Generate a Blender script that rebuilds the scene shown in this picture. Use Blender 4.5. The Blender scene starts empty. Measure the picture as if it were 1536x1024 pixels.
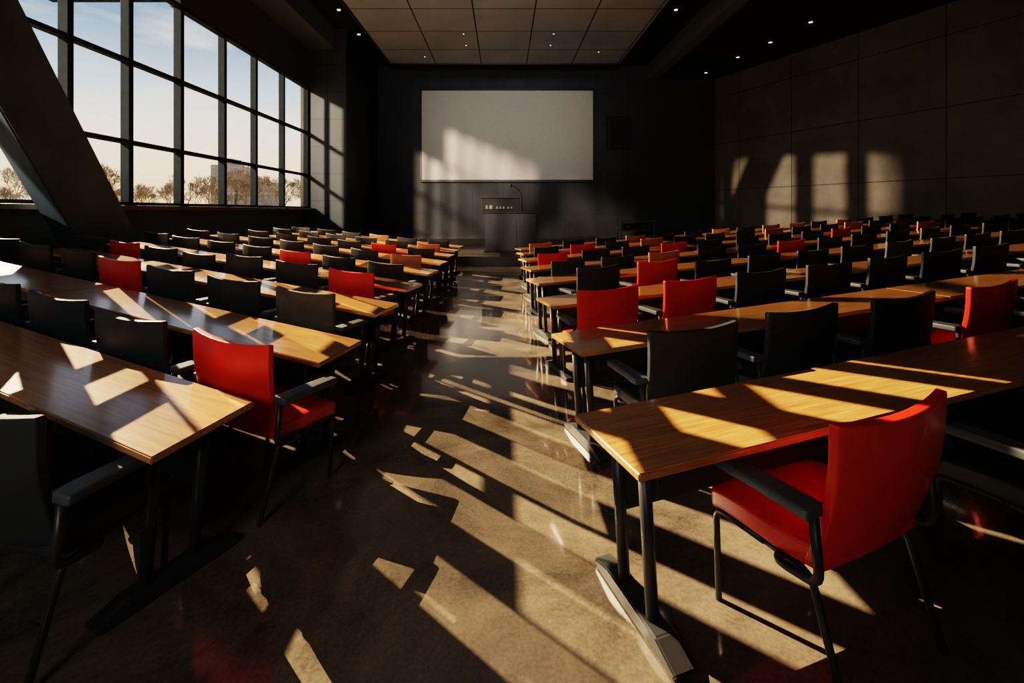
import bpy, bmesh, math, random
from mathutils import Vector, Matrix
random.seed(7)
scene=bpy.context.scene
COL=scene.collection

# ---------------------------------------------------------------- materials
def new_mat(name):
    m=bpy.data.materials.new(name); m.use_nodes=True
    nt=m.node_tree; b=nt.nodes['Principled BSDF']
    return m,nt,b
def plain(name,col,rough=0.5,metal=0.0,spec=0.5,noise=0.0,nscale=8.0,coat=0.0,bump=0.0,bscale=200.0):
    m,nt,b=new_mat(name)
    b.inputs['Roughness'].default_value=rough
    b.inputs['Metallic'].default_value=metal
    b.inputs['Specular IOR Level'].default_value=spec
    b.inputs['Coat Weight'].default_value=coat
    tc=nt.nodes.new('ShaderNodeTexCoord')
    n=nt.nodes.new('ShaderNodeTexNoise'); n.inputs['Scale'].default_value=nscale; n.inputs['Detail'].default_value=5
    nt.links.new(tc.outputs['Object'],n.inputs['Vector'])
    r=nt.nodes.new('ShaderNodeValToRGB')
    k=noise
    r.color_ramp.elements[0].position=0.3; r.color_ramp.elements[1].position=0.7
    r.color_ramp.elements[0].color=[c*(1-k) for c in col]+[1]
    r.color_ramp.elements[1].color=[min(1,c*(1+k)) for c in col]+[1]
    nt.links.new(n.outputs['Fac'],r.inputs['Fac']); nt.links.new(r.outputs['Color'],b.inputs['Base Color'])
    if bump>0:
        n2=nt.nodes.new('ShaderNodeTexNoise'); n2.inputs['Scale'].default_value=bscale; n2.inputs['Detail'].default_value=4
        nt.links.new(tc.outputs['Object'],n2.inputs['Vector'])
        bp=nt.nodes.new('ShaderNodeBump'); bp.inputs['Strength'].default_value=bump; bp.inputs['Distance'].default_value=0.01
        nt.links.new(n2.outputs['Fac'],bp.inputs['Height']); nt.links.new(bp.outputs['Normal'],b.inputs['Normal'])
    return m
def wood_mat():
    m,nt,b=new_mat('oak_veneer')
    tc=nt.nodes.new('ShaderNodeTexCoord'); mp=nt.nodes.new('ShaderNodeMapping')
    mp.inputs['Scale'].default_value=(1.2,22,22)
    oi=nt.nodes.new('ShaderNodeObjectInfo')
    nt.links.new(tc.outputs['Object'],mp.inputs['Vector'])
    vm=nt.nodes.new('ShaderNodeVectorMath'); vm.operation='SCALE'; vm.inputs[0].default_value=(13,7,5)
    nt.links.new(oi.outputs['Random'],vm.inputs['Scale']); nt.links.new(vm.outputs[0],mp.inputs['Location'])
    n=nt.nodes.new('ShaderNodeTexNoise'); n.inputs['Scale'].default_value=2.2; n.inputs['Detail'].default_value=8; n.inputs['Roughness'].default_value=.65; n.inputs['Distortion'].default_value=.4
    nt.links.new(mp.outputs[0],n.inputs['Vector'])
    r=nt.nodes.new('ShaderNodeValToRGB'); e=r.color_ramp.elements
    e[0].position=.28; e[0].color=(.24,.095,.030,1); e[1].position=.72; e[1].color=(.56,.28,.105,1)
    x=e.new(.5); x.color=(.42,.195,.066,1)
    nt.links.new(n.outputs['Fac'],r.inputs['Fac']); nt.links.new(r.outputs[0],b.inputs['Base Color'])
    b.inputs['Roughness'].default_value=.28; b.inputs['Coat Weight'].default_value=.8; b.inputs['Coat Roughness'].default_value=.12
    bp=nt.nodes.new('ShaderNodeBump'); bp.inputs['Strength'].default_value=.14; bp.inputs['Distance'].default_value=.004
    nt.links.new(n.outputs['Fac'],bp.inputs['Height']); nt.links.new(bp.outputs[0],b.inputs['Normal'])
    return m
def floor_mat():
    m,nt,b=new_mat('polished_concrete')
    tc=nt.nodes.new('ShaderNodeTexCoord')
    n=nt.nodes.new('ShaderNodeTexNoise'); n.inputs['Scale'].default_value=1.1; n.inputs['Detail'].default_value=12; n.inputs['Roughness'].default_value=.70; n.inputs['Distortion'].default_value=.6
    n2=nt.nodes.new('ShaderNodeTexNoise'); n2.inputs['Scale'].default_value=60; n2.inputs['Detail'].default_value=3
    for q in (n,n2): nt.links.new(tc.outputs['Object'],q.inputs['Vector'])
    r=nt.nodes.new('ShaderNodeValToRGB'); e=r.color_ramp.elements
    e[0].position=.36; e[0].color=(.045,.037,.030,1); e[1].position=.64; e[1].color=(.215,.170,.126,1)
    mx=nt.nodes.new('ShaderNodeMix'); mx.data_type='FLOAT'; mx.inputs[0].default_value=.18
    nt.links.new(n.outputs['Fac'],mx.inputs[2]); nt.links.new(n2.outputs['Fac'],mx.inputs[3])
    nt.links.new(mx.outputs[0],r.inputs['Fac']); nt.links.new(r.outputs[0],b.inputs['Base Color'])
    rr=nt.nodes.new('ShaderNodeMapRange'); rr.inputs['From Min'].default_value=.3; rr.inputs['From Max'].default_value=.7; rr.inputs['To Min'].default_value=.06; rr.inputs['To Max'].default_value=.22
    nt.links.new(n.outputs['Fac'],rr.inputs['Value']); nt.links.new(rr.outputs[0],b.inputs['Roughness'])
    b.inputs['Specular IOR Level'].default_value=.8
    b.inputs['Coat Weight'].default_value=.8; b.inputs['Coat Roughness'].default_value=.06
    bp=nt.nodes.new('ShaderNodeBump'); bp.inputs['Strength'].default_value=.10; bp.inputs['Distance'].default_value=.01
    nt.links.new(n.outputs['Fac'],bp.inputs['Height']); nt.links.new(bp.outputs[0],b.inputs['Normal'])
    return m
def panel_mat(name,col,axis,w,h,off=(0,0),rough=.6,noise=.25,seam=.25,sw=.02,spec=.3):
    """large panels with thin seams; axis 0: x,z  1: y,z  2: x,y"""
    m,nt,b=new_mat(name)
    tc=nt.nodes.new('ShaderNodeTexCoord'); sp=nt.nodes.new('ShaderNodeSeparateXYZ')
    nt.links.new(tc.outputs['Object'],sp.inputs[0])
    a={0:('X','Z'),1:('Y','Z'),2:('X','Y')}[axis]
    def lin(o,s,of):
        q=nt.nodes.new('ShaderNodeMath'); q.operation='MULTIPLY_ADD'; q.inputs[1].default_value=1/s; q.inputs[2].default_value=-of/s
        nt.links.new(sp.outputs[o],q.inputs[0])
        f=nt.nodes.new('ShaderNodeMath'); f.operation='FRACT'; nt.links.new(q.outputs[0],f.inputs[0])
        c=nt.nodes.new('ShaderNodeMath'); c.operation='LESS_THAN'; c.inputs[1].default_value=sw/s
        nt.links.new(f.outputs[0],c.inputs[0]); return c
    c1=lin(a[0],w,off[0]); c2=lin(a[1],h,off[1])
    mxm=nt.nodes.new('ShaderNodeMath'); mxm.operation='MAXIMUM'
    nt.links.new(c1.outputs[0],mxm.inputs[0]); nt.links.new(c2.outputs[0],mxm.inputs[1])
    n=nt.nodes.new('ShaderNodeTexNoise'); n.inputs['Scale'].default_value=.7; n.inputs['Detail'].default_value=9; n.inputs['Roughness'].default_value=.6
    nt.links.new(tc.outputs['Object'],n.inputs['Vector'])
    r=nt.nodes.new('ShaderNodeValToRGB'); e=r.color_ramp.elements
    e[0].position=.3; e[0].color=[c*(1-noise) for c in col]+[1]; e[1].position=.7; e[1].color=[c*(1+noise) for c in col]+[1]
    nt.links.new(n.outputs['Fac'],r.inputs['Fac'])
    mx=nt.nodes.new('ShaderNodeMix'); mx.data_type='RGBA'
    nt.links.new(mxm.outputs[0],mx.inputs[0]); nt.links.new(r.outputs[0],mx.inputs[6]); mx.inputs[7].default_value=[c*seam for c in col]+[1]
    nt.links.new(mx.outputs[2],b.inputs['Base Color'])
    b.inputs['Roughness'].default_value=rough; b.inputs['Specular IOR Level'].default_value=spec
    return m
def emis(name,col,s):
    m,nt,b=new_mat(name); b.inputs['Base Color'].default_value=(*col,1)
    b.inputs['Emission Color'].default_value=(*col,1); b.inputs['Emission Strength'].default_value=s
    return m
def glass_mat():
    m=bpy.data.materials.new('window_glass'); m.use_nodes=True; nt=m.node_tree; nt.nodes.clear()
    o=nt.nodes.new('ShaderNodeOutputMaterial'); t=nt.nodes.new('ShaderNodeBsdfTransparent'); t.inputs[0].default_value=(.95,.965,.97,1)
    g=nt.nodes.new('ShaderNodeBsdfGlossy'); g.inputs['Roughness'].default_value=.03
    x=nt.nodes.new('ShaderNodeMixShader'); x.inputs[0].default_value=.04
    nt.links.new(t.outputs[0],x.inputs[1]); nt.links.new(g.outputs[0],x.inputs[2]); nt.links.new(x.outputs[0],o.inputs[0])
    return m
WOOD=wood_mat(); FLOOR=floor_mat(); GLASS=glass_mat()
BLACKM=plain('black_powder_coat',(.024,.026,.029),rough=.42,noise=.15)
PANELB=plain('black_laminate',(.015,.015,.016),rough=.5)
ARM=plain('charcoal_plastic',(.070,.082,.096),rough=.45,noise=.1)
CARTM=plain('grey_cart_metal',(.20,.20,.205),rough=.45,noise=.1)
CH={'black':plain('black_upholstery',(.018,.025,.029),rough=.55,noise=.2,bump=.15),
    'red':plain('red_upholstery',(.72,.024,.010),rough=.38,noise=.12,nscale=5,bump=.12,coat=.1),
    'orange':plain('rust_orange_sunlit_upholstery',(.50,.19,.07),rough=.5,noise=.15,bump=.12),  # rust orange fabric; on far right chairs it paints in the sunlight
    'grey':plain('worn_grey_upholstery',(.095,.085,.068),rough=.6,noise=.35,nscale=6,bump=.2)}
MULL=plain('dark_window_frame',(.022,.030,.037),rough=.8,noise=.1,spec=.08)
COLUMN=plain('column_grey_paint',(.095,.145,.20),rough=.7,noise=.2,nscale=1.5,spec=.2)
LWALL=plain('window_wall_paint',(.06,.06,.06),rough=.6,noise=.2,nscale=1.5)
PIER=panel_mat('blue_grey_wall_panels',(.050,.068,.088),0,.78,1.12,(-8.01,1.0),rough=.5,noise=.2)
RWALL=panel_mat('concrete_wall_panels',(.155,.152,.145),1,2.45,2.35,(.6,.42),rough=.75,noise=.28,sw=.035,seam=.3)
FWALL=panel_mat('front_wall_panels',(.046,.052,.060),0,1.6,1.55,(0,0),rough=.6,noise=.25,seam=.5)
DARK=plain('dark_ceiling_paint',(.016,.017,.018),rough=.8,spec=.2)
SOFF=plain('soffit_paint',(.11,.125,.14),rough=.7,spec=.2)
CEILP=panel_mat('acoustic_ceiling_tiles',(.27,.30,.325),2,2.06,1.95,(-5.15,1.8),rough=.8,noise=.12,seam=.12,sw=.05)
SCREENM=plain('projection_fabric',(.62,.60,.57),rough=.8,noise=.03)
STAGE=plain('stage_floor',(.075,.062,.05),rough=.35,noise=.3,nscale=2)
LECT=plain('lectern_laminate',(.045,.053,.063),rough=.4,noise=.1)
WHITE=plain('white_plastic',(.7,.7,.68),rough=.4)
LAMP=emis('downlight_glow',(1,.85,.65),1.4)
TREE=plain('hazy_bark',(.24,.20,.155),rough=.9,noise=.2,spec=0)  # distance haze put into the bark colour
GROUND=plain('dry_grass',(.22,.19,.12),rough=.95,noise=.3,nscale=.3,spec=0)
BUILD=panel_mat('hazy_building',(.36,.36,.38),0,1.3,1.1,(0,0),rough=.8,noise=.05,seam=.85,sw=.5,spec=0)  # pale low-contrast colour carries the distance haze
SILL=plain('brown_window_ledge',(.10,.072,.050),rough=.5,noise=.2)

# ---------------------------------------------------------------- mesh helpers
def mesh_from_bm(bm,name,mats,smooth=False):
    bmesh.ops.recalc_face_normals(bm,faces=bm.faces[:])
    me=bpy.data.meshes.new(name); bm.to_mesh(me); bm.free()
    for mt in mats: me.materials.append(mt)
    if smooth:
        for p in me.polygons: p.use_smooth=True
    return me
def add_box(bm,b,mi=0):
    x0,x1,y0,y1,z0,z1=b
    vs=[bm.verts.new(p) for p in ((x0,y0,z0),(x1,y0,z0),(x1,y1,z0),(x0,y1,z0),(x0,y0,z1),(x1,y0,z1),(x1,y1,z1),(x0,y1,z1))]
    fs=[]
    for f in ((0,3,2,1),(4,5,6,7),(0,1,5,4),(1,2,6,5),(2,3,7,6),(3,0,4,7)):
        fc=bm.faces.new([vs[i] for i in f]); fc.material_index=mi; fs.append(fc)
    return vs,fs
def boxes(name,bl,mat,bevel=0.0,seg=2):
    bm=bmesh.new()
    for b in bl: add_box(bm,b)
    if bevel>0: bmesh.ops.bevel(bm,geom=bm.edges[:],offset=bevel,segments=seg,affect='EDGES',profile=.6)
    return mesh_from_bm(bm,name,[mat])
def prism(name,pts,ext,mat,bevel=0):
    bm=bmesh.new(); e=Vector(ext)
    a=[bm.verts.new(p) for p in pts]; b=[bm.verts.new(Vector(p)+e) for p in pts]
    bm.faces.new(a); bm.faces.new(b[::-1]); n=len(pts)
    for i in range(n): bm.faces.new((a[i],b[i],b[(i+1)%n],a[(i+1)%n]))
    if bevel>0: bmesh.ops.bevel(bm,geom=bm.edges[:],offset=bevel,segments=2,affect='EDGES')
    return mesh_from_bm(bm,name,[mat])
def grid_box(xs,ys,zs,deform):
    bm=bmesh.new(); V={}
    nx,ny,nz=len(xs)-1,len(ys)-1,len(zs)-1
    def v(i,j,k):
        if (i,j,k) not in V: V[(i,j,k)]=bm.verts.new(deform(xs[i],ys[j],zs[k]))
        return V[(i,j,k)]
    for i in range(nx):
        for j in range(ny):
            for k in (0,nz): bm.faces.new((v(i,j,k),v(i+1,j,k),v(i+1,j+1,k),v(i,j+1,k)))
    for i in range(nx):
        for k in range(nz):
            for j in (0,ny): bm.faces.new((v(i,j,k),v(i+1,j,k),v(i+1,j,k+1),v(i,j,k+1)))
    for j in range(ny):
        for k in range(nz):
            for i in (0,nx): bm.faces.new((v(i,j,k),v(i,j+1,k),v(i,j+1,k+1),v(i,j,k+1)))
    return bm
def bake_subsurf(me,lv):
    o=bpy.data.objects.new('tmp',me); COL.objects.link(o)
    md=o.modifiers.new('s','SUBSURF'); md.levels=lv; md.render_levels=lv
    dg=bpy.context.evaluated_depsgraph_get(); dg.update()
    r=bpy.data.meshes.new_from_object(o.evaluated_get(dg),preserve_all_data_layers=True,depsgraph=dg)
    bpy.data.objects.remove(o)
    for p in r.polygons: p.use_smooth=True
    return r
def add_tube(bm,pts,rad,seg=10,fillet=0.0,mi=0):
    P=[Vector(p) for p in pts]
    if fillet>0:
        Q=[P[0]]
        for i in range(1,len(P)-1):
            a=(P[i-1]-P[i]); b=(P[i+1]-P[i]); f=min(fillet,a.length*.45,b.length*.45)
            p0=P[i]+a.normalized()*f; p2=P[i]+b.normalized()*f
            for t in (0,.2,.4,.6,.8,1): Q.append(p0*(1-t)**2+P[i]*2*t*(1-t)+p2*t*t)
        Q.append(P[-1]); P=Q
    rads=rad if isinstance(rad,(list,tuple)) else [rad]*len(P)
    rings=[]; t0=(P[1]-P[0]).normalized(); up=Vector((0,0,1)) if abs(t0.z)<.9 else Vector((1,0,0))
    nrm=t0.cross(up).normalized()
    for i,p in enumerate(P):
        t=((P[min(i+1,len(P)-1)]-P[max(i-1,0)])).normalized()
        nrm=(nrm-t*nrm.dot(t)).normalized(); bn=t.cross(nrm)
        rings.append([bm.verts.new(p+(nrm*math.cos(2*math.pi*k/seg)+bn*math.sin(2*math.pi*k/seg))*rads[i]) for k in range(seg)])
    for a,b in zip(rings,rings[1:]):
        for k in range(seg):
            f=bm.faces.new((a[k],a[(k+1)%seg],b[(k+1)%seg],b[k])); f.smooth=True; f.material_index=mi
    for r in (rings[0],rings[-1]):
        f=bm.faces.new(r); f.material_index=mi
def tube_mesh(name,paths,mat,seg=10,fillet=0.0):
    bm=bmesh.new()
    for pts,r in paths: add_tube(bm,pts,r,seg,fillet)
    bmesh.ops.recalc_face_normals(bm,faces=bm.faces[:])
    me=bpy.data.meshes.new(name); bm.to_mesh(me); bm.free(); me.materials.append(mat); return me
def join_meshes(name,mes):
    bm=bmesh.new(); mats=[]
    for me in mes:
        n0=len(bm.faces); bm.from_mesh(me); bm.faces.ensure_lookup_table()
        mt=me.materials[0]
        if mt not in mats: mats.append(mt)
        for f in bm.faces[n0:]: f.material_index=mats.index(mt)
    out=bpy.data.meshes.new(name); bm.to_mesh(out); bm.free()
    for m in mats: out.materials.append(m)
    return out
def obj(name,data,parent=None,M=None,label=None,cat=None,kind=None,group=None):
    o=bpy.data.objects.new(name,data); COL.objects.link(o)
    if parent is not None: o.parent=parent
    if M is not None: o.matrix_world=M
    if label: o['label']=label
    if cat: o['category']=cat
    if kind: o['kind']=kind
    if group: o['group']=group
    return o
def struct(name,me,label): return obj(name,me,label=label,cat=name.split('_')[0],kind='structure')

# ---------------------------------------------------------------- room
YF,YB=24.0,-4.0; XL=-8.0; XR0=10.9; KR=.42
SR,SL=.058,.073
HC=9.2
def xr(y): return XR0+KR*(YF-y)
def fz(x):
    if x>.4: return SR*(x-.4)
    if x<-1.1: return SL*(-x-1.1)
    return 0
bm=bmesh.new()
cols=[(XL-.3,XL-.3),(-1.1,-1.1),(.4,.4),(xr(YB),xr(YF))]
va=[[bm.verts.new((a,YB,fz(a))) ,bm.verts.new((b,YF,fz(b)))] for a,b in cols]
for i in range(3): bm.faces.new((va[i][0],va[i+1][0],va[i+1][1],va[i][1]))
for f in bmesh.ops.extrude_face_region(bm,geom=bm.faces[:])['geom']:
    if isinstance(f,bmesh.types.BMVert): f.co.z-=.25
struct('floor',mesh_from_bm(bm,'floor',[FLOOR]),'polished dark brown concrete floor rising gently to both sides')
struct('ceiling',boxes('ceiling',[(XL-.4,xr(YB)+.3,YB-.3,YF+.3,HC,HC+.2)],DARK),'black painted high ceiling')
struct('wall_front',boxes('wf',[(XL-.3,XR0+.35,YF,YF+.25,-.3,HC)],FWALL),'dark charcoal panelled front wall behind the screen')
struct('wall_back',boxes('wb',[(XL-.3,xr(YB)+.3,YB-.25,YB,-.3,HC)],DARK),'dark rear wall')
me=prism('wr',[(xr(YB),YB,-.3),(XR0,YF,-.3),(XR0,YF,HC),(xr(YB),YB,HC)],(.3,.1,0),RWALL)
struct('wall_right',me,'splayed concrete panel wall with thin seams')
WB=[-2.6,-1.0,.6,2.2,3.9,5.5,7.1,8.6,10.0,11.6,13.4,15.1,17.0,19.1]
Z0,Z1,Z2,Z3,Z4=1.83,3.19,4.93,6.80,8.33
YT=11.6
struct('wall_left',boxes('wl',[(XL-.3,XL,YB,YF,-.3,Z0-.04),(XL-.3,XL,YT,WB[-1],Z3,HC),(XL-.3,XL,YB,YT,Z4,HC),(XL-.3,XL,YB,WB[0],Z0-.04,Z4),(XL-.3,XL,WB[-1],YF,Z0-.04,HC)],LWALL),'dark window wall with sill below the glazing')
struct('wall_left_pier',boxes('wlp',[(XL,-6.45,WB[-1]+.08,YF,fz(-6.45),HC)],PIER),'blue-grey panelled wall pier between the windows and the front wall')
struct('trim_1',boxes('sill',[(XL-.02,XL+.28,WB[0]-.3,WB[-1]+.05,Z0-.10,Z0-.005)],SILL,.008),'dark brown ledge running under the windows')
for i in range(len(WB)-1):
    a,b=WB[i],WB[i+1]; mw=.065 if b>5.6 else .27  # unseen near mullions widened to split the right wall light into patches
    zt=Z4 if b<=YT else Z3  # near bays made taller out of view so sun reaches the foreground
    x0,x1=XL-.16,XL+.03
    fr=[(x0,x1,a,a+mw,Z0,zt),(x0,x1,b-mw,b,Z0,zt),(x0,x1,a+mw,b-mw,Z0,Z0+.07),(x0,x1,a+mw,b-mw,zt-.08,zt)]
    for z in ((Z1,Z2,Z3) if zt>Z3 else (Z1,Z2)): fr.append((x0,x1-.03,a+mw,b-mw,z-.045,z+.045))
    w=struct('window_%d'%(i+1),boxes('wframe',fr,MULL,.006,1),'tall dark-framed window bay of stacked panes')
    g=obj('glass',boxes('wglass',[(XL-.14,XL-.132,a+.03,b-.03,Z0+.03,zt-.03)],GLASS),w)
    g['label']='clear glass panes'
struct('trim_2',boxes('soffl',[(XL,-6.9,YB,YF,8.35,HC)],SOFF,.02),'dark lowered ceiling soffit along the windows')
bm=bmesh.new()
pts=[(7.8,YB),(xr(YB),YB),(XR0,YF),(7.8,YF)]
a=[bm.verts.new((x,y,8.5)) for x,y in pts]; b=[bm.verts.new((x,y,HC)) for x,y in pts]
bm.faces.new(a); bm.faces.new(b)
for i in range(4): bm.faces.new((a[i],a[(i+1)%4],b[(i+1)%4],b[i]))
struct('trim_3',mesh_from_bm(bm,'soffr',[DARK]),'dark lowered ceiling soffit along the concrete wall')
struct('trim_5',boxes('bulk',[(7.35,7.8,YB,YF,8.38,HC)],SOFF,.02),'grey bulkhead edge running along the ceiling')
# added unseen canopy above the glazing : angled blades cast the floor bars
SD_=Vector((.75,-.65,-.52))
bm=bmesh.new()
u=Vector((SD_.x,SD_.y,0)).normalized(); v=Vector((-u.y,u.x,0)); zc=9.45
X0,X1,Y0,Y1=-16.5,-8.4,8.0,17.1
def clip(s):
    t0,t1=-1e9,1e9
    for ax,lo,hi in ((0,X0,X1),(1,Y0,Y1)):
        a_=(lo-v[ax]*s)/u[ax]; b_=(hi-v[ax]*s)/u[ax]
        t0=max(t0,min(a_,b_)); t1=min(t1,max(a_,b_))
    return t0,t1
s=-10.0
while s<12:
    t0,t1=clip(s)
    if t1-t0>.4:
        p0=v*s+u*t0; p1=v*s+u*t1
        q=[p0-v*.105,p1-v*.105,p1+v*.105,p0+v*.105]
        lo=[bm.verts.new((k.x,k.y,zc)) for k in q]; hi=[bm.verts.new((k.x,k.y,zc+.03)) for k in q]
        bm.faces.new(lo); bm.faces.new(hi)
        for i in range(4): bm.faces.new((lo[i],lo[(i+1)%4],hi[(i+1)%4],hi[i]))
    s+=.44
for b in ((X0,X1,Y0-.1,Y0,zc-.05,zc+.1),(X0,X1,Y1,Y1+.1,zc-.05,zc+.1),(X0-.1,X0,Y0-.1,Y1+.1,zc-.05,zc+.1),(X1,X1+.1,Y0-.1,Y1+.1,zc-.05,zc+.1),(-11.35,-11.2,Y0,Y1,zc-.05,zc),(-13.7,-13.55,Y0,Y1,zc-.05,zc)): add_box(bm,b)
struct('trim_4',mesh_from_bm(bm,'gobo',[MULL]),'added unseen canopy of angled metal blades above the windows')
bm=bmesh.new(); add_box(bm,(-5.15,5.27,-1,21.2,8.42,8.55))
cp=obj('ceiling_panel',mesh_from_bm(bm,'cp',[CEILP]),label='large suspended grey-beige tiled acoustic ceiling panel',cat='ceiling panel')
me=boxes('edge',[(-5.21,-5.15,-1,21.26,8.38,8.6),(5.27,5.33,-1,21.26,8.38,8.6),(-5.15,5.27,21.2,21.26,8.38,8.6)],BLACKM)
obj('edge_trim',me,cp)
me=tube_mesh('hang',[([(x,y,8.55),(x,y,HC)],.015) for x in (-4,0,4) for y in (2,8,14,20)],BLACKM,6)
obj('hanger',me,cp)
stg=struct('floor_stage',boxes('stage',[(-4.2,4.9,14.5,YF,-.05,.30)],STAGE,.01),'low raised dark stage platform')
struct('baseboard_front',boxes('bbf',[(-4.2,4.9,YF-.03,YF,.30,.42)],BLACKM),'black baseboard at the foot of the front wall')

sl=(7.0-8.9)/(4.9-1.82)
def leaning(name,xc,y_at_sill,w,th,label,z0,z1):
    pts=[(xc-th/2,y_at_sill-w/2+sl*(z0-1.83),z0),(xc-th/2,y_at_sill+w/2+sl*(z0-1.83),z0),(xc-th/2,y_at_sill+w/2+sl*(z1-1.83),z1),(xc-th/2,y_at_sill-w/2+sl*(z1-1.83),z1)]
    return obj(name,prism(name,pts,(th,0,0),COLUMN,.02),label=label,cat='column')
leaning('leaning_column',-7.36,8.13,1.3,.36,'broad grey structural column leaning across the windows',fz(-7.3)-.04,8.36)

def child(name,me,par,label=None):
    o=bpy.data.objects.new(name,me); COL.objects.link(o); o.parent=par; 
    o.matrix_parent_inverse=par.matrix_world.inverted()
    if label:o['label']=label
    return o
sx0,sx1,sz0,sz1=-4.25,4.66,3.24,7.95
sc=obj('projection_screen',None,M=Matrix.Translation((.2,YF-.2,sz0)),label='large white projection screen on the front wall',cat='projection screen')
bpy.context.view_layer.update()
child('screen_fabric',boxes('fab',[(sx0+.08,sx1-.08,YF-.14,YF-.12,sz0+.08,sz1-.08)],SCREENM),sc,'matte light grey screen fabric')
child('frame',boxes('sfr',[(sx0,sx1,YF-.17,YF,sz1-.08,sz1+.02),(sx0,sx1,YF-.17,YF,sz0-.04,sz0+.08),(sx0,sx0+.08,YF-.17,YF,sz0,sz1),(sx1-.08,sx1,YF-.17,YF,sz0,sz1)],BLACKM,.01),sc,'thin black screen border')
sp=obj('wall_speaker',boxes('spk',[(5.3,6.4,YF-.4,YF,4.9,6.5)],PANELB,.03),label='large black loudspeaker box mounted on the front wall',cat='speaker')
child('speaker_grille',boxes('grl',[(5.4,6.3,YF-.43,YF-.4,5.0,6.4)],plain('grille_cloth',(.02,.02,.021),rough=.9,bump=.5,bscale=300),.01),sp)

# ---------------------------------------------------------------- lectern
lx,ly=.15,16.2; sz=.30
lec=obj('lectern',None,M=Matrix.Translation((lx,ly,sz)),label='wide dark grey lectern with side cabinet standing on the stage',cat='lectern')
bpy.context.view_layer.update()
bm=bmesh.new()
pl=[(-.78,0),(.32,0),(.30,1.28),(-.76,1.28)]
a=[bm.verts.new((lx+x,ly-.35,sz+.06+z)) for x,z in pl]; b=[bm.verts.new((lx+x,ly+.35,sz+.06+z)) for x,z in pl]
bm.faces.new(a); bm.faces.new(b)
for i in range(4): bm.faces.new((a[i],a[(i+1)%4],b[(i+1)%4],b[i]))
bmesh.ops.bevel(bm,geom=bm.edges[:],offset=.02,segments=2,affect='EDGES')
child('body',mesh_from_bm(bm,'lb',[LECT]),lec)
child('plinth',boxes('lp',[(lx-.82,lx+1.0,ly-.38,ly+.38,sz,sz+.06)],PANELB,.01),lec)
child('side_cabinet',boxes('lsc',[(lx+.30,lx+.97,ly-.33,ly+.35,sz+.06,sz+1.34)],LECT,.012),lec)
child('cabinet_door',boxes('lcd',[(lx+.36,lx+.93,ly-.35,ly-.331,sz+.12,sz+1.26)],LECT,.006),lec)
child('desktop',boxes('ldt',[(lx-.88,lx+1.05,ly-.42,ly+.40,sz+1.34,sz+1.40)],BLACKM,.012),lec)
con=obj('control_console',None,M=Matrix.Translation((lx-.25,ly,sz+1.40)),label='black boxy control console with small pale display blocks on the lectern',cat='console')
bpy.context.view_layer.update()
cx=lx-.25
child('housing',boxes('ch',[(cx-.64,cx+.64,ly-.30,ly+.2,sz+1.402,sz+1.45),(cx-.64,cx+.64,ly-.22,ly-.16,sz+1.45,sz+1.84),(cx-.64,cx-.59,ly-.16,ly+.2,sz+1.45,sz+1.84),(cx+.59,cx+.64,ly-.16,ly+.2,sz+1.45,sz+1.84),(cx-.68,cx+.68,ly-.26,ly+.22,sz+1.84,sz+1.87)],PANELB,.01),con)
PALE=plain('pale_block',(.32,.34,.36),rough=.5)
for x0,x1,z0,z1 in ((-.50,-.44,.04,.16),(-.38,-.28,.04,.16),(-.14,-.09,.04,.12),(-.03,.02,.04,.12),(.08,.14,.04,.12),(.24,.29,.04,.12),(.36,.40,.05,.11)):
    child('display_mark',boxes('cm',[(cx+x0,cx+x1,ly-.235,ly-.222,sz+1.45+z0,sz+1.45+z1)],PALE),con)
mic=obj('gooseneck_microphone',tube_mesh('gm',[([(lx+.50,ly,sz+1.39),(lx+.50,ly-.02,sz+1.95),(lx+.36,ly-.1,sz+2.18),(lx+.14,ly-.16,sz+2.28)],.018)],BLACKM,8,.12),label='black gooseneck microphone on the lectern',cat='microphone')
bm=bmesh.new(); add_tube(bm,[(lx+.16,ly-.155,sz+2.27),(lx+.11,ly-.17,sz+2.29),(lx+.06,ly-.19,sz+2.31)],[.02,.045,.02],10)
child('microphone_head',mesh_from_bm(bm,'mh',[BLACKM]),mic)
tx,ty=5.9,20.8
tz=fz(5.9)
tb=obj('equipment_cart',None,M=Matrix.Translation((tx,ty,tz)),label='grey metal equipment cart with shelves near the front wall',cat='cart')
bpy.context.view_layer.update()
for zz in (.14,.55,.95): child('shelf',boxes('sh',[(tx-.75,tx+.75,ty-.4,ty+.4,tz+zz-.02,tz+zz+.02)],CARTM,.006),tb)
for ax in (-.72,.72):
    for ay in (-.37,.37):
        child('leg',tube_mesh('cl',[([(tx+ax,ty+ay,tz+.05),(tx+ax,ty+ay,tz+1.0)],.022)],CARTM,8),tb)
        bm=bmesh.new(); add_tube(bm,[(tx+ax-.02,ty+ay,tz+.045),(tx+ax+.02,ty+ay,tz+.045)],.045,12)
        child('caster',mesh_from_bm(bm,'cc',[BLACKM]),tb)
bm=bmesh.new(); add_box(bm,(tx+.15,tx+.62,ty-.2,ty+.12,tz+.971,tz+.995)); 
lp=obj('laptop',mesh_from_bm(bm,'lt',[ARM]),label='open dark laptop on the equipment cart',cat='laptop')
child('laptop_screen',prism('ls',[(tx+.15,ty+.12,tz+.99),(tx+.62,ty+.12,tz+.99),(tx+.66,ty+.24,tz+1.3),(tx+.19,ty+.24,tz+1.3)],(0,.02,0),ARM),lp)
av=obj('av_receiver',boxes('av',[(tx-.60,tx+.25,ty-.3,ty+.2,tz+.571,tz+.84)],PANELB,.01),label='black audio receiver box on the cart shelf',cat='receiver')
child('control_knob',tube_mesh('kn',[([(tx-.45,ty-.32,tz+.70),(tx-.45,ty-.29,tz+.70)],.03)],WHITE,12),av)
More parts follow.
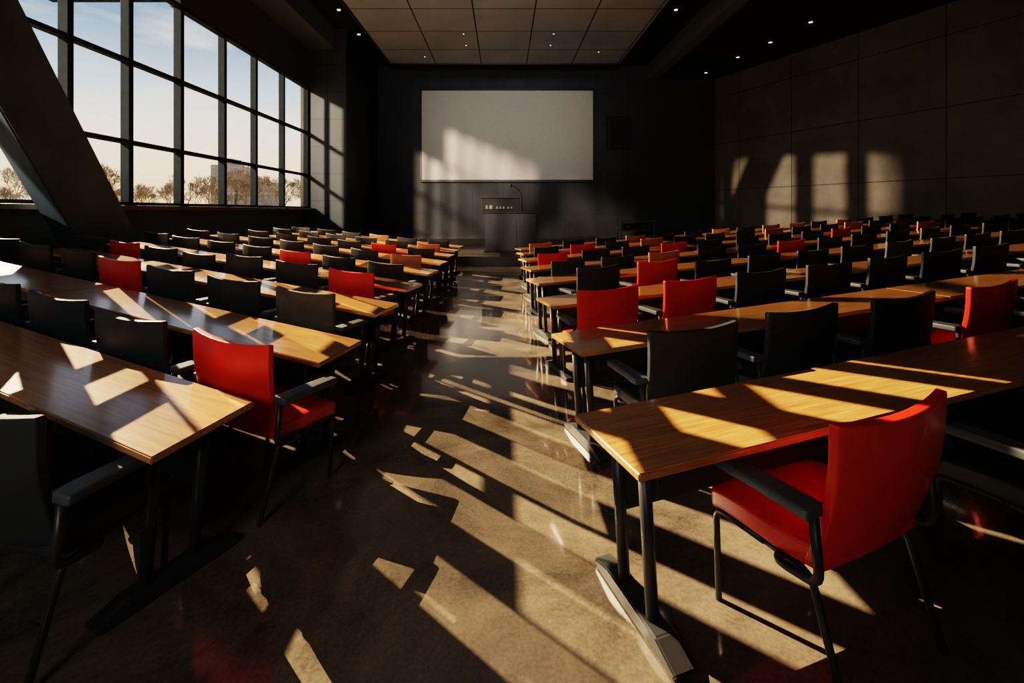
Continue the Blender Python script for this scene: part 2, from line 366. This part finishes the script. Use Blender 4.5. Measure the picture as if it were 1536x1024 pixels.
def dlm(r):
    bm=bmesh.new(); add_tube(bm,[(0,0,0),(0,0,-.03)],r,20); ring=mesh_from_bm(bm,'ring',[ARM])
    bm=bmesh.new(); add_tube(bm,[(0,0,-.028),(0,0,-.04)],r*.6,20); lens=mesh_from_bm(bm,'lens',[LAMP]); return ring,lens
DB=dlm(.11); DS=dlm(.045)
def downlight(x,y,z,d):
    o=obj('ceiling_downlight',d[0],M=Matrix.Translation((x,y,z)),label='small round recessed ceiling downlight',cat='ceiling light',group='recessed ceiling downlights')
    obj('lamp_lens',d[1],o)
for x,y in ((11.0,16.7),(10.7,18.7),(10.3,20.5),(9.9,22.8)): downlight(x,y,8.5,DB)
for x,y in ((-6.1,17.3),(-6.1,19.7),(6.4,17.3)): downlight(x,y,HC,DB)
for x,y in ((-3.4,20.2),(-1.5,17.6),(-1.5,18.8),(1.9,17.6),(1.9,18.8),(4.0,19.6)): downlight(x,y,8.42,DS)

# ---------------------------------------------------------------- chairs
WX=1.10
def seat_mesh(mat,lv=2):
    def d(x,y,z):
        X=x*.262*WX*math.sqrt(1-.10*y*y); Y=y*.255*math.sqrt(1-.10*x*x)
        Z=.462+z*.045+ (.010*(1-x*x)*(1-y*y) if z>0 else 0)
        if y>.4: Z-=.030*((y-.4)/.6)**2
        if y<-.7: Z+=.01
        return (X,Y,Z)
    g=[-1,-.86,-.4,.0,.4,.86,1]
    me=mesh_from_bm(grid_box(g,g,[-1,-.2,.45,1],d),'seat',[mat]); return bake_subsurf(me,lv)
def back_mesh(mat,lv=2):
    def d(x,y,z):
        t=(z+1)/2
        w=(.266-.004*t+.012*t*t)*WX
        X=x*w*math.sqrt(1-.03*z*z)
        Z=.455+t*.515
        if z>.5: Z+= .022*abs(x)**2*(z-.5)/.5-.010
        Y=-.245-.12*t-.030*math.sin(t*math.pi)+.038*x*x+y*.021*(1-.15*abs(x)**3)
        return (X,Y,Z)
    g=[-1,-.92,-.5,0,.5,.92,1]
    me=mesh_from_bm(grid_box(g,[-1,-.6,.6,1],[-1,-.93,-.5,0,.5,.93,1],d),'back',[mat]); return bake_subsurf(me,lv)
def arm_mesh():
    def d(x,y,z):
        X=x*.042*(1-.12*y); Y=-.07+y*.205; Z=.672+z*.020-.02*max(0,y-.6)
        return (X,Y,Z)
    me=mesh_from_bm(grid_box([-1,-.7,.7,1],[-1,-.92,0,.92,1],[-1,0,1],d),'armrest',[ARM]); return bake_subsurf(me,2)
PARTS={}
for c,mt in CH.items(): PARTS[c]=(seat_mesh(mt),back_mesh(mt))
armm=arm_mesh()
AX=.32
def side(sx):
    s=.272*sx
    fl=tube_mesh('leg',[([(s,.225,0.0),(s,.21,.405),(s,-.02,.408)],.0135)],BLACKM,10,.05)
    rl=tube_mesh('leg',[([(s,-.30,0.0),(s*.98,-.20,.405),(s*.98,-.02,.408)],.0135)],BLACKM,10,.05)
    s2=AX*sx
    br=tube_mesh('bracket',[([(s*.6,-.08,.412),(s2,-.10,.412),(s2,-.27,.43),(s2,-.262,.655)],.016)],BLACKM,10,.05)
    return fl,rl,br
SD={1:side(1),-1:side(-1)}
underm=tube_mesh('frame',[([(-.272,.05,.408),(.272,.05,.408)],.012),([(-.268,-.15,.408),(.268,-.15,.408)],.012)],BLACKM,8)
FAR={}
for c,mt in CH.items():
    am=[]
    for sx in (1,-1):
        a_=armm.copy(); a_.transform(Matrix.Translation((AX*sx,0,0))); am.append(a_)
    FAR[c]=join_meshes('chair_'+c,[seat_mesh(mt,1),back_mesh(mt,1),*am,*SD[1],*SD[-1],underm])
    FAR[c].transform(Matrix.Diagonal((.95,.95,.935,1)))
    for i,p in enumerate(FAR[c].polygons): p.use_smooth=True
LAB={'black':'black upholstered armchair with slim black metal legs at a wooden desk',
     'red':'bright red upholstered armchair with black metal legs at a wooden desk',
     'orange':'rust orange upholstered chair among black ones at a wooden desk, far right ones coloured as sunlit',
     'grey':'worn grey upholstered armchair among black ones at a wooden desk'}
nch=[0]
def chair(M,c,near):
    nch[0]+=1
    if not near:
        obj('lecture_chair',FAR[c],M=M,label=LAB[c],cat='chair',group='lecture hall chairs'); return
    e=obj('lecture_chair',None,M=M,label=LAB[c],cat='chair',group='lecture hall chairs'); e.empty_display_size=.2
    obj('seat',PARTS[c][0],e); obj('backrest',PARTS[c][1],e); obj('seat_frame',underm,e)
    for sx in (1,-1):
        a_=obj('armrest',armm,e); a_.location=(AX*sx,0,0)
        f,r,b=SD[sx]; obj('leg',f,e); obj('leg',r,e); obj('arm_bracket',b,e)

# ---------------------------------------------------------------- desks
DEP=.54; TH=.032; HT=.75
cache={}
def desk_meshes(x0,x1,sk0,sk1):
    key=(round(x0,3),round(x1,3),round(sk0,3),round(sk1,3))
    if key in cache: return cache[key]
    pts=[(x0,0,HT-TH),(x1,0,HT-TH),(x1+sk1,-DEP,HT-TH),(x0+sk0,-DEP,HT-TH)]
    top=prism('top',pts,(0,0,TH),WOOD,.005)
    pan=boxes('panel',[(x0+.13,x1-.13,-.16,-.14,.36,HT-TH-.002),(x0+.16,x1-.16,-.42,-.40,HT-TH-.16,HT-TH-.002)],PANELB,.004)
    bodies=[]
    for xx in (x0+.12,x1-.12):
        leg=tube_mesh('leg',[([(xx,-.17,.05),(xx,-.17,HT-TH)],.026),([(xx,-.38,.05),(xx,-.38,HT-TH)],.026),([(xx,-.08,HT-TH-.02),(xx,-.47,HT-TH-.02)],.018)],BLACKM,14)
        bm=bmesh.new(); w=.045
        prof=[(.02,0),(-.56,0),(-.58,.03),(-.46,.070),(-.10,.070),(.04,.03)]
        a=[bm.verts.new((xx-w,y,z)) for y,z in prof]; b=[bm.verts.new((xx+w,y,z)) for y,z in prof]
        bm.faces.new(a); bm.faces.new(b)
        for i in range(6): bm.faces.new((a[i],a[(i+1)%6],b[(i+1)%6],b[i]))
        bmesh.ops.bevel(bm,geom=bm.edges[:],offset=.007,segments=2,affect='EDGES')
        bodies.append((leg,mesh_from_bm(bm,'foot',[BLACKM])))
    cache[key]=(top,pan,bodies); return cache[key]
def desk(M,x0,x1,sk0,sk1):
    xm=(x0+x1)/2
    t,p,bd=desk_meshes(x0-xm,x1-xm,sk0,sk1)
    e=obj('lecture_desk',None,M=M@Matrix.Translation((xm,0,0)),label='long oak-topped desk with black metal legs and modesty panel',cat='desk',group='rows of lecture desks'); e.empty_display_size=.3
    obj('desk_top',t,e); obj('modesty_panel',p,e)
    for l,f in bd:
        lo=obj('leg',l,e); obj('foot',f,lo)
def frame(side,ax,ay,th):
    s=SR if side>0 else SL
    c,sn=math.cos(th),math.sin(th)
    x=Vector((c,sn*side,s*c*side)).normalized()
    n=Vector((-s*side,0,1)).normalized()
    y=n.cross(x).normalized(); n=x.cross(y)
    return Matrix(((x.x,y.x,n.x,ax),(x.y,y.y,n.y,ay),(x.z,y.z,n.z,fz(ax)),(0,0,0,1)))
SPC=.86
RR=[(2.19,.376,.77,16.5),(3.63,.415,.52,16),(5.15,.40,.36,15.5),(6.6,.36,.60,15.5),(8.0,.34,.45,15.5),(9.4,.34,.36,15.5),(10.8,.34,.36,15.5),(12.1,.34,.36,15.5)]
RL=[(2.31,-1.287,.32,23),(3.45,-1.10,.10,23),(4.82,-1.13,.32,23),(6.16,-1.12,.36,22.5),(7.56,-1.10,.36,22),(8.95,-1.10,.36,21),(10.3,-1.12,.36,20),(11.6,-1.14,.36,19),(12.85,-1.14,.36,18)]
colR={1:{0:'red'},2:{3:'red'},3:{0:'red',1:'red'},4:{1:'red',6:'grey'},5:{2:'orange',5:'red',9:'grey'},6:{0:'red',3:'red',8:'red',11:'orange'},
      7:{1:'red',3:'orange',7:'orange',10:'orange',12:'orange'},8:{0:'orange',3:'orange',6:'orange',8:'orange',9:'orange',11:'orange'}}  # far right orange entries stand in for sunlit chairs
colL={2:{0:'red'},3:{0:'grey',3:'red'},4:{0:'red',5:'red'},5:{2:'red'},6:{0:'orange'},7:{1:'red'},8:{0:'orange'},9:{2:'orange'}}
for side_,rows,cm in ((1,RR,colR),(-1,RL,colL)):
    for ri,(ay,ax,off,thd) in enumerate(rows,1):
        th=math.radians(thd); M=frame(side_,ax,ay,th); c,sn=math.cos(th),math.sin(th)
        n=0
        while True:
            t=off+n*SPC+.5
            X=ax+side_*t*c; Y=ay+t*sn
            if side_>0:
                if X>min(xr(Y)-.9,1.13*Y+2.2): break
            else:
                if X<-6.75 or -X>1.1*Y+2.2: break
            n+=1
            if n>24: break
        i=0; start=0.0
        while i<n:
            k=min(4,n-i); 
            if n-i-k==1: k=min(3,k) if k>3 else k
            end=off+(i+k)*SPC-SPC/2
            if side_>0: desk(M,start+(.006 if i else 0),end-.006,0,0)
            else:
                sk=.12 if i==0 else 0
                desk(M,-(end-.006),-(start+(.006 if i else 0)),0,sk)
            start=end; i+=k
        for j in range(n):
            t=off+j*SPC
            yaw=math.radians(random.uniform(-4,4)+(7 if side_<0 else 0)); dy=random.uniform(-.03,.04)
            if side_>0 and ri==1 and j==0: yaw=math.radians(5); dy=.17
            if side_>0 and ri==1 and j>0: t+=.20*j
            if side_<0 and ri==2 and j==0: yaw=math.radians(1); dy=.04
            if side_<0 and ri==1 and j==0: yaw=math.radians(12); dy=.14; t+=.05
            C=M@Matrix.Translation((side_*t,-.70+dy,0))@Matrix.Rotation(yaw,4,'Z')
            p=C.translation
            cc=cm.get(ri,{}).get(j,'black')
            near=(p.y<6.5 and abs(p.x)<1.2*p.y+.8)
            chair(C,cc,near)
print('chairs',nch[0])

# ---------------------------------------------------------------- outside
struct('ground_outside',boxes('go',[(-400,XL-.6,-150,400,-1.2,-.9)],GROUND),'dry grassy ground beyond the windows').__setitem__('category','ground')
def tree_mesh(seed,h=8.0):
    rnd=random.Random(seed); bm=bmesh.new()
    def br(p,d,L,r,lv):
        q=p+d*L
        mid=(p+q)/2+Vector((rnd.uniform(-1,1),rnd.uniform(-1,1),0))*L*.06
        add_tube(bm,[p,mid,q],[r,r*.8,r*.6],5 if lv<2 else 3)
        if lv>=6: return
        n=rnd.choice((3,3,4)) if lv<3 else 3
        for i in range(n):
            a=rnd.uniform(0,2*math.pi); sp=rnd.uniform(.30,.72)
            perp=d.orthogonal().normalized(); perp.rotate(Matrix.Rotation(a,3,d))
            nd=(d*math.cos(sp)+perp*math.sin(sp)+Vector((0,0,.14))).normalized()
            br(p+(q-p)*rnd.uniform(.65,1),nd,L*rnd.uniform(.62,.80),max(r*.56,.014),lv+1)
    br(Vector((0,0,0)),Vector((0,0,1)),h*.25,h*.016,0)
    return mesh_from_bm(bm,'tree',[TREE])
TM=[tree_mesh(s) for s in (1,2,3,4)]
k=0
for row,Y0_ in enumerate((64,76,88)):
    x=-116+row*3
    while x<-22:
        s=random.uniform(1.0,1.7)*(1,1.15,1.3)[row]
        Mx=Matrix.Translation((x,Y0_+random.uniform(-1.5,1.5),-.92))@Matrix.Rotation(random.uniform(0,6),4,'Z')@Matrix.Scale(s,4)
        obj('bare_tree',TM[(k*7+row)%4],M=Mx,label='leafless hazy tree beyond the windows',cat='tree',group='bare trees outside'); k+=1
        x+=random.uniform(6,9)
def building(x,y,w,d,h,tw):
    bm=bmesh.new(); add_box(bm,(x-w/2,x+w/2,y-d/2,y+d/2,-.9,h)); 
    if tw: add_box(bm,(x-w*.25,x+w*.2,y-d*.3,y+d*.3,h,h+tw))
    obj('office_building',mesh_from_bm(bm,'bld',[BUILD]),label='pale hazy office block in the distance outside',cat='building')
building(-71,122,6,8,13.5,1.8); building(-62,120,8,8,9,0)

# ---------------------------------------------------------------- world & lights
w=bpy.data.worlds.new('sky'); scene.world=w; w.use_nodes=True; nt=w.node_tree; nt.nodes.clear()
o=nt.nodes.new('ShaderNodeOutputWorld'); bg=nt.nodes.new('ShaderNodeBackground'); bg.inputs[1].default_value=1.9
tc=nt.nodes.new('ShaderNodeTexCoord'); sp=nt.nodes.new('ShaderNodeSeparateXYZ'); nt.links.new(tc.outputs['Generated'],sp.inputs[0])
r=nt.nodes.new('ShaderNodeValToRGB'); e=r.color_ramp.elements
e[0].position=0; e[0].color=(.70,.43,.23,1); e[1].position=.55; e[1].color=(.07,.13,.22,1)
for p_,c_ in ((.07,(.74,.53,.35)),(.15,(.62,.55,.46)),(.22,(.38,.42,.46)),(.31,(.15,.22,.31))):
    x=e.new(p_); x.color=(*c_,1)
nt.links.new(sp.outputs['Z'],r.inputs['Fac'])
mp=nt.nodes.new('ShaderNodeMapping'); mp.inputs['Scale'].default_value=(1,1,4.0); nt.links.new(tc.outputs['Generated'],mp.inputs[0])
n=nt.nodes.new('ShaderNodeTexNoise'); n.inputs['Scale'].default_value=4.2; n.inputs['Detail'].default_value=8; nt.links.new(mp.outputs[0],n.inputs['Vector'])
cr=nt.nodes.new('ShaderNodeValToRGB'); cr.color_ramp.elements[0].position=.46; cr.color_ramp.elements[1].position=.66
cr.color_ramp.elements[1].color=(.7,.7,.7,1)
nt.links.new(n.outputs['Fac'],cr.inputs['Fac'])
mx=nt.nodes.new('ShaderNodeMix'); mx.data_type='RGBA'; mx.inputs[7].default_value=(.66,.56,.46,1)
nt.links.new(cr.outputs[0],mx.inputs[0]); nt.links.new(r.outputs[0],mx.inputs[6]); nt.links.new(mx.outputs[2],bg.inputs[0]); nt.links.new(bg.outputs[0],o.inputs[0])

def sun(d,E,col,ang):
    l=bpy.data.lights.new('sun','SUN'); l.energy=E; l.color=col; l.angle=math.radians(ang)
    ob=bpy.data.objects.new('sun_light',l); COL.objects.link(ob); ob.rotation_euler=Vector(d).to_track_quat('-Z','Y').to_euler(); return ob
sun(SD_,24,(1,.70,.42),.12)
def far_spot(name,target,d,dist,E,col,radius_at,soft=.35,blend=.25):
    d=Vector(d).normalized(); p=Vector(target)-d*dist
    l=bpy.data.lights.new(name,'SPOT'); l.energy=E*4*math.pi*dist*dist; l.color=col; l.spot_size=2*math.atan(radius_at/dist); l.spot_blend=blend; l.shadow_soft_size=soft
    ob=bpy.data.objects.new(name,l); COL.objects.link(ob); ob.location=p; ob.rotation_euler=d.to_track_quat('-Z','Y').to_euler()
far_spot('added_wall_spot',(12.6,20.0,2.2),(1,.85,-.235),75,4.2,(1,.68,.43),3.9,.35,.5)  # added spot outside the windows for the right wall patches, not the sun
far_spot('added_screen_spot',(-.4,24,3.6),(1,2.2,-.50),70,4.5,(1,.74,.52),7.0,1.3)  # added spot from behind left, makes the diagonal patch on the screen
far_spot('added_seats_spot',(7.0,9.2,.8),(1,-.30,-.31),75,8.0,(1,.70,.42),7.6,.2)  # added low spot that brightens the right-hand desk rows
far_spot('added_aisle_spot',(2.2,8.1,.3),(.75,-.65,-.70),400,11.0,(1,.70,.42),7.9,.25,.1)  # added steeper spot on the sun's bearing for the aisle light bars
far_spot('ceiling_fill_spot',(0,15,8.4),(0,16,4.6),18,.45,(.86,.94,1),8,.8,1)  # added fill to brighten the ceiling panel, no fixture
far_spot('screen_fill_spot',(.2,24,5.6),(0,18,-2.2),17,.34,(1,.95,.87),7,.8,1)  # added fill to lift the unlit screen, no fixture
far_spot('rear_fill_spot',(-.6,8,.8),(1.2,11.5,-2.4),11,.18,(1,.95,.9),9,.7,1)  # added fill from behind the camera for the chair backs, no fixture

# ---------------------------------------------------------------- camera
cd=bpy.data.cameras.new('cam'); cam=bpy.data.objects.new('camera',cd); COL.objects.link(cam)
cd.sensor_width=36; cd.lens=700/1536*36; cd.shift_x=13/1536; cd.shift_y=-195/1536; cd.clip_end=1000
cam.location=(0,0,1.7); cam.rotation_euler=(math.pi/2,0,0)
scene.camera=cam
scene.view_settings.view_transform='Filmic'
scene.view_settings.look='High Contrast'
scene.view_settings.exposure=0.3
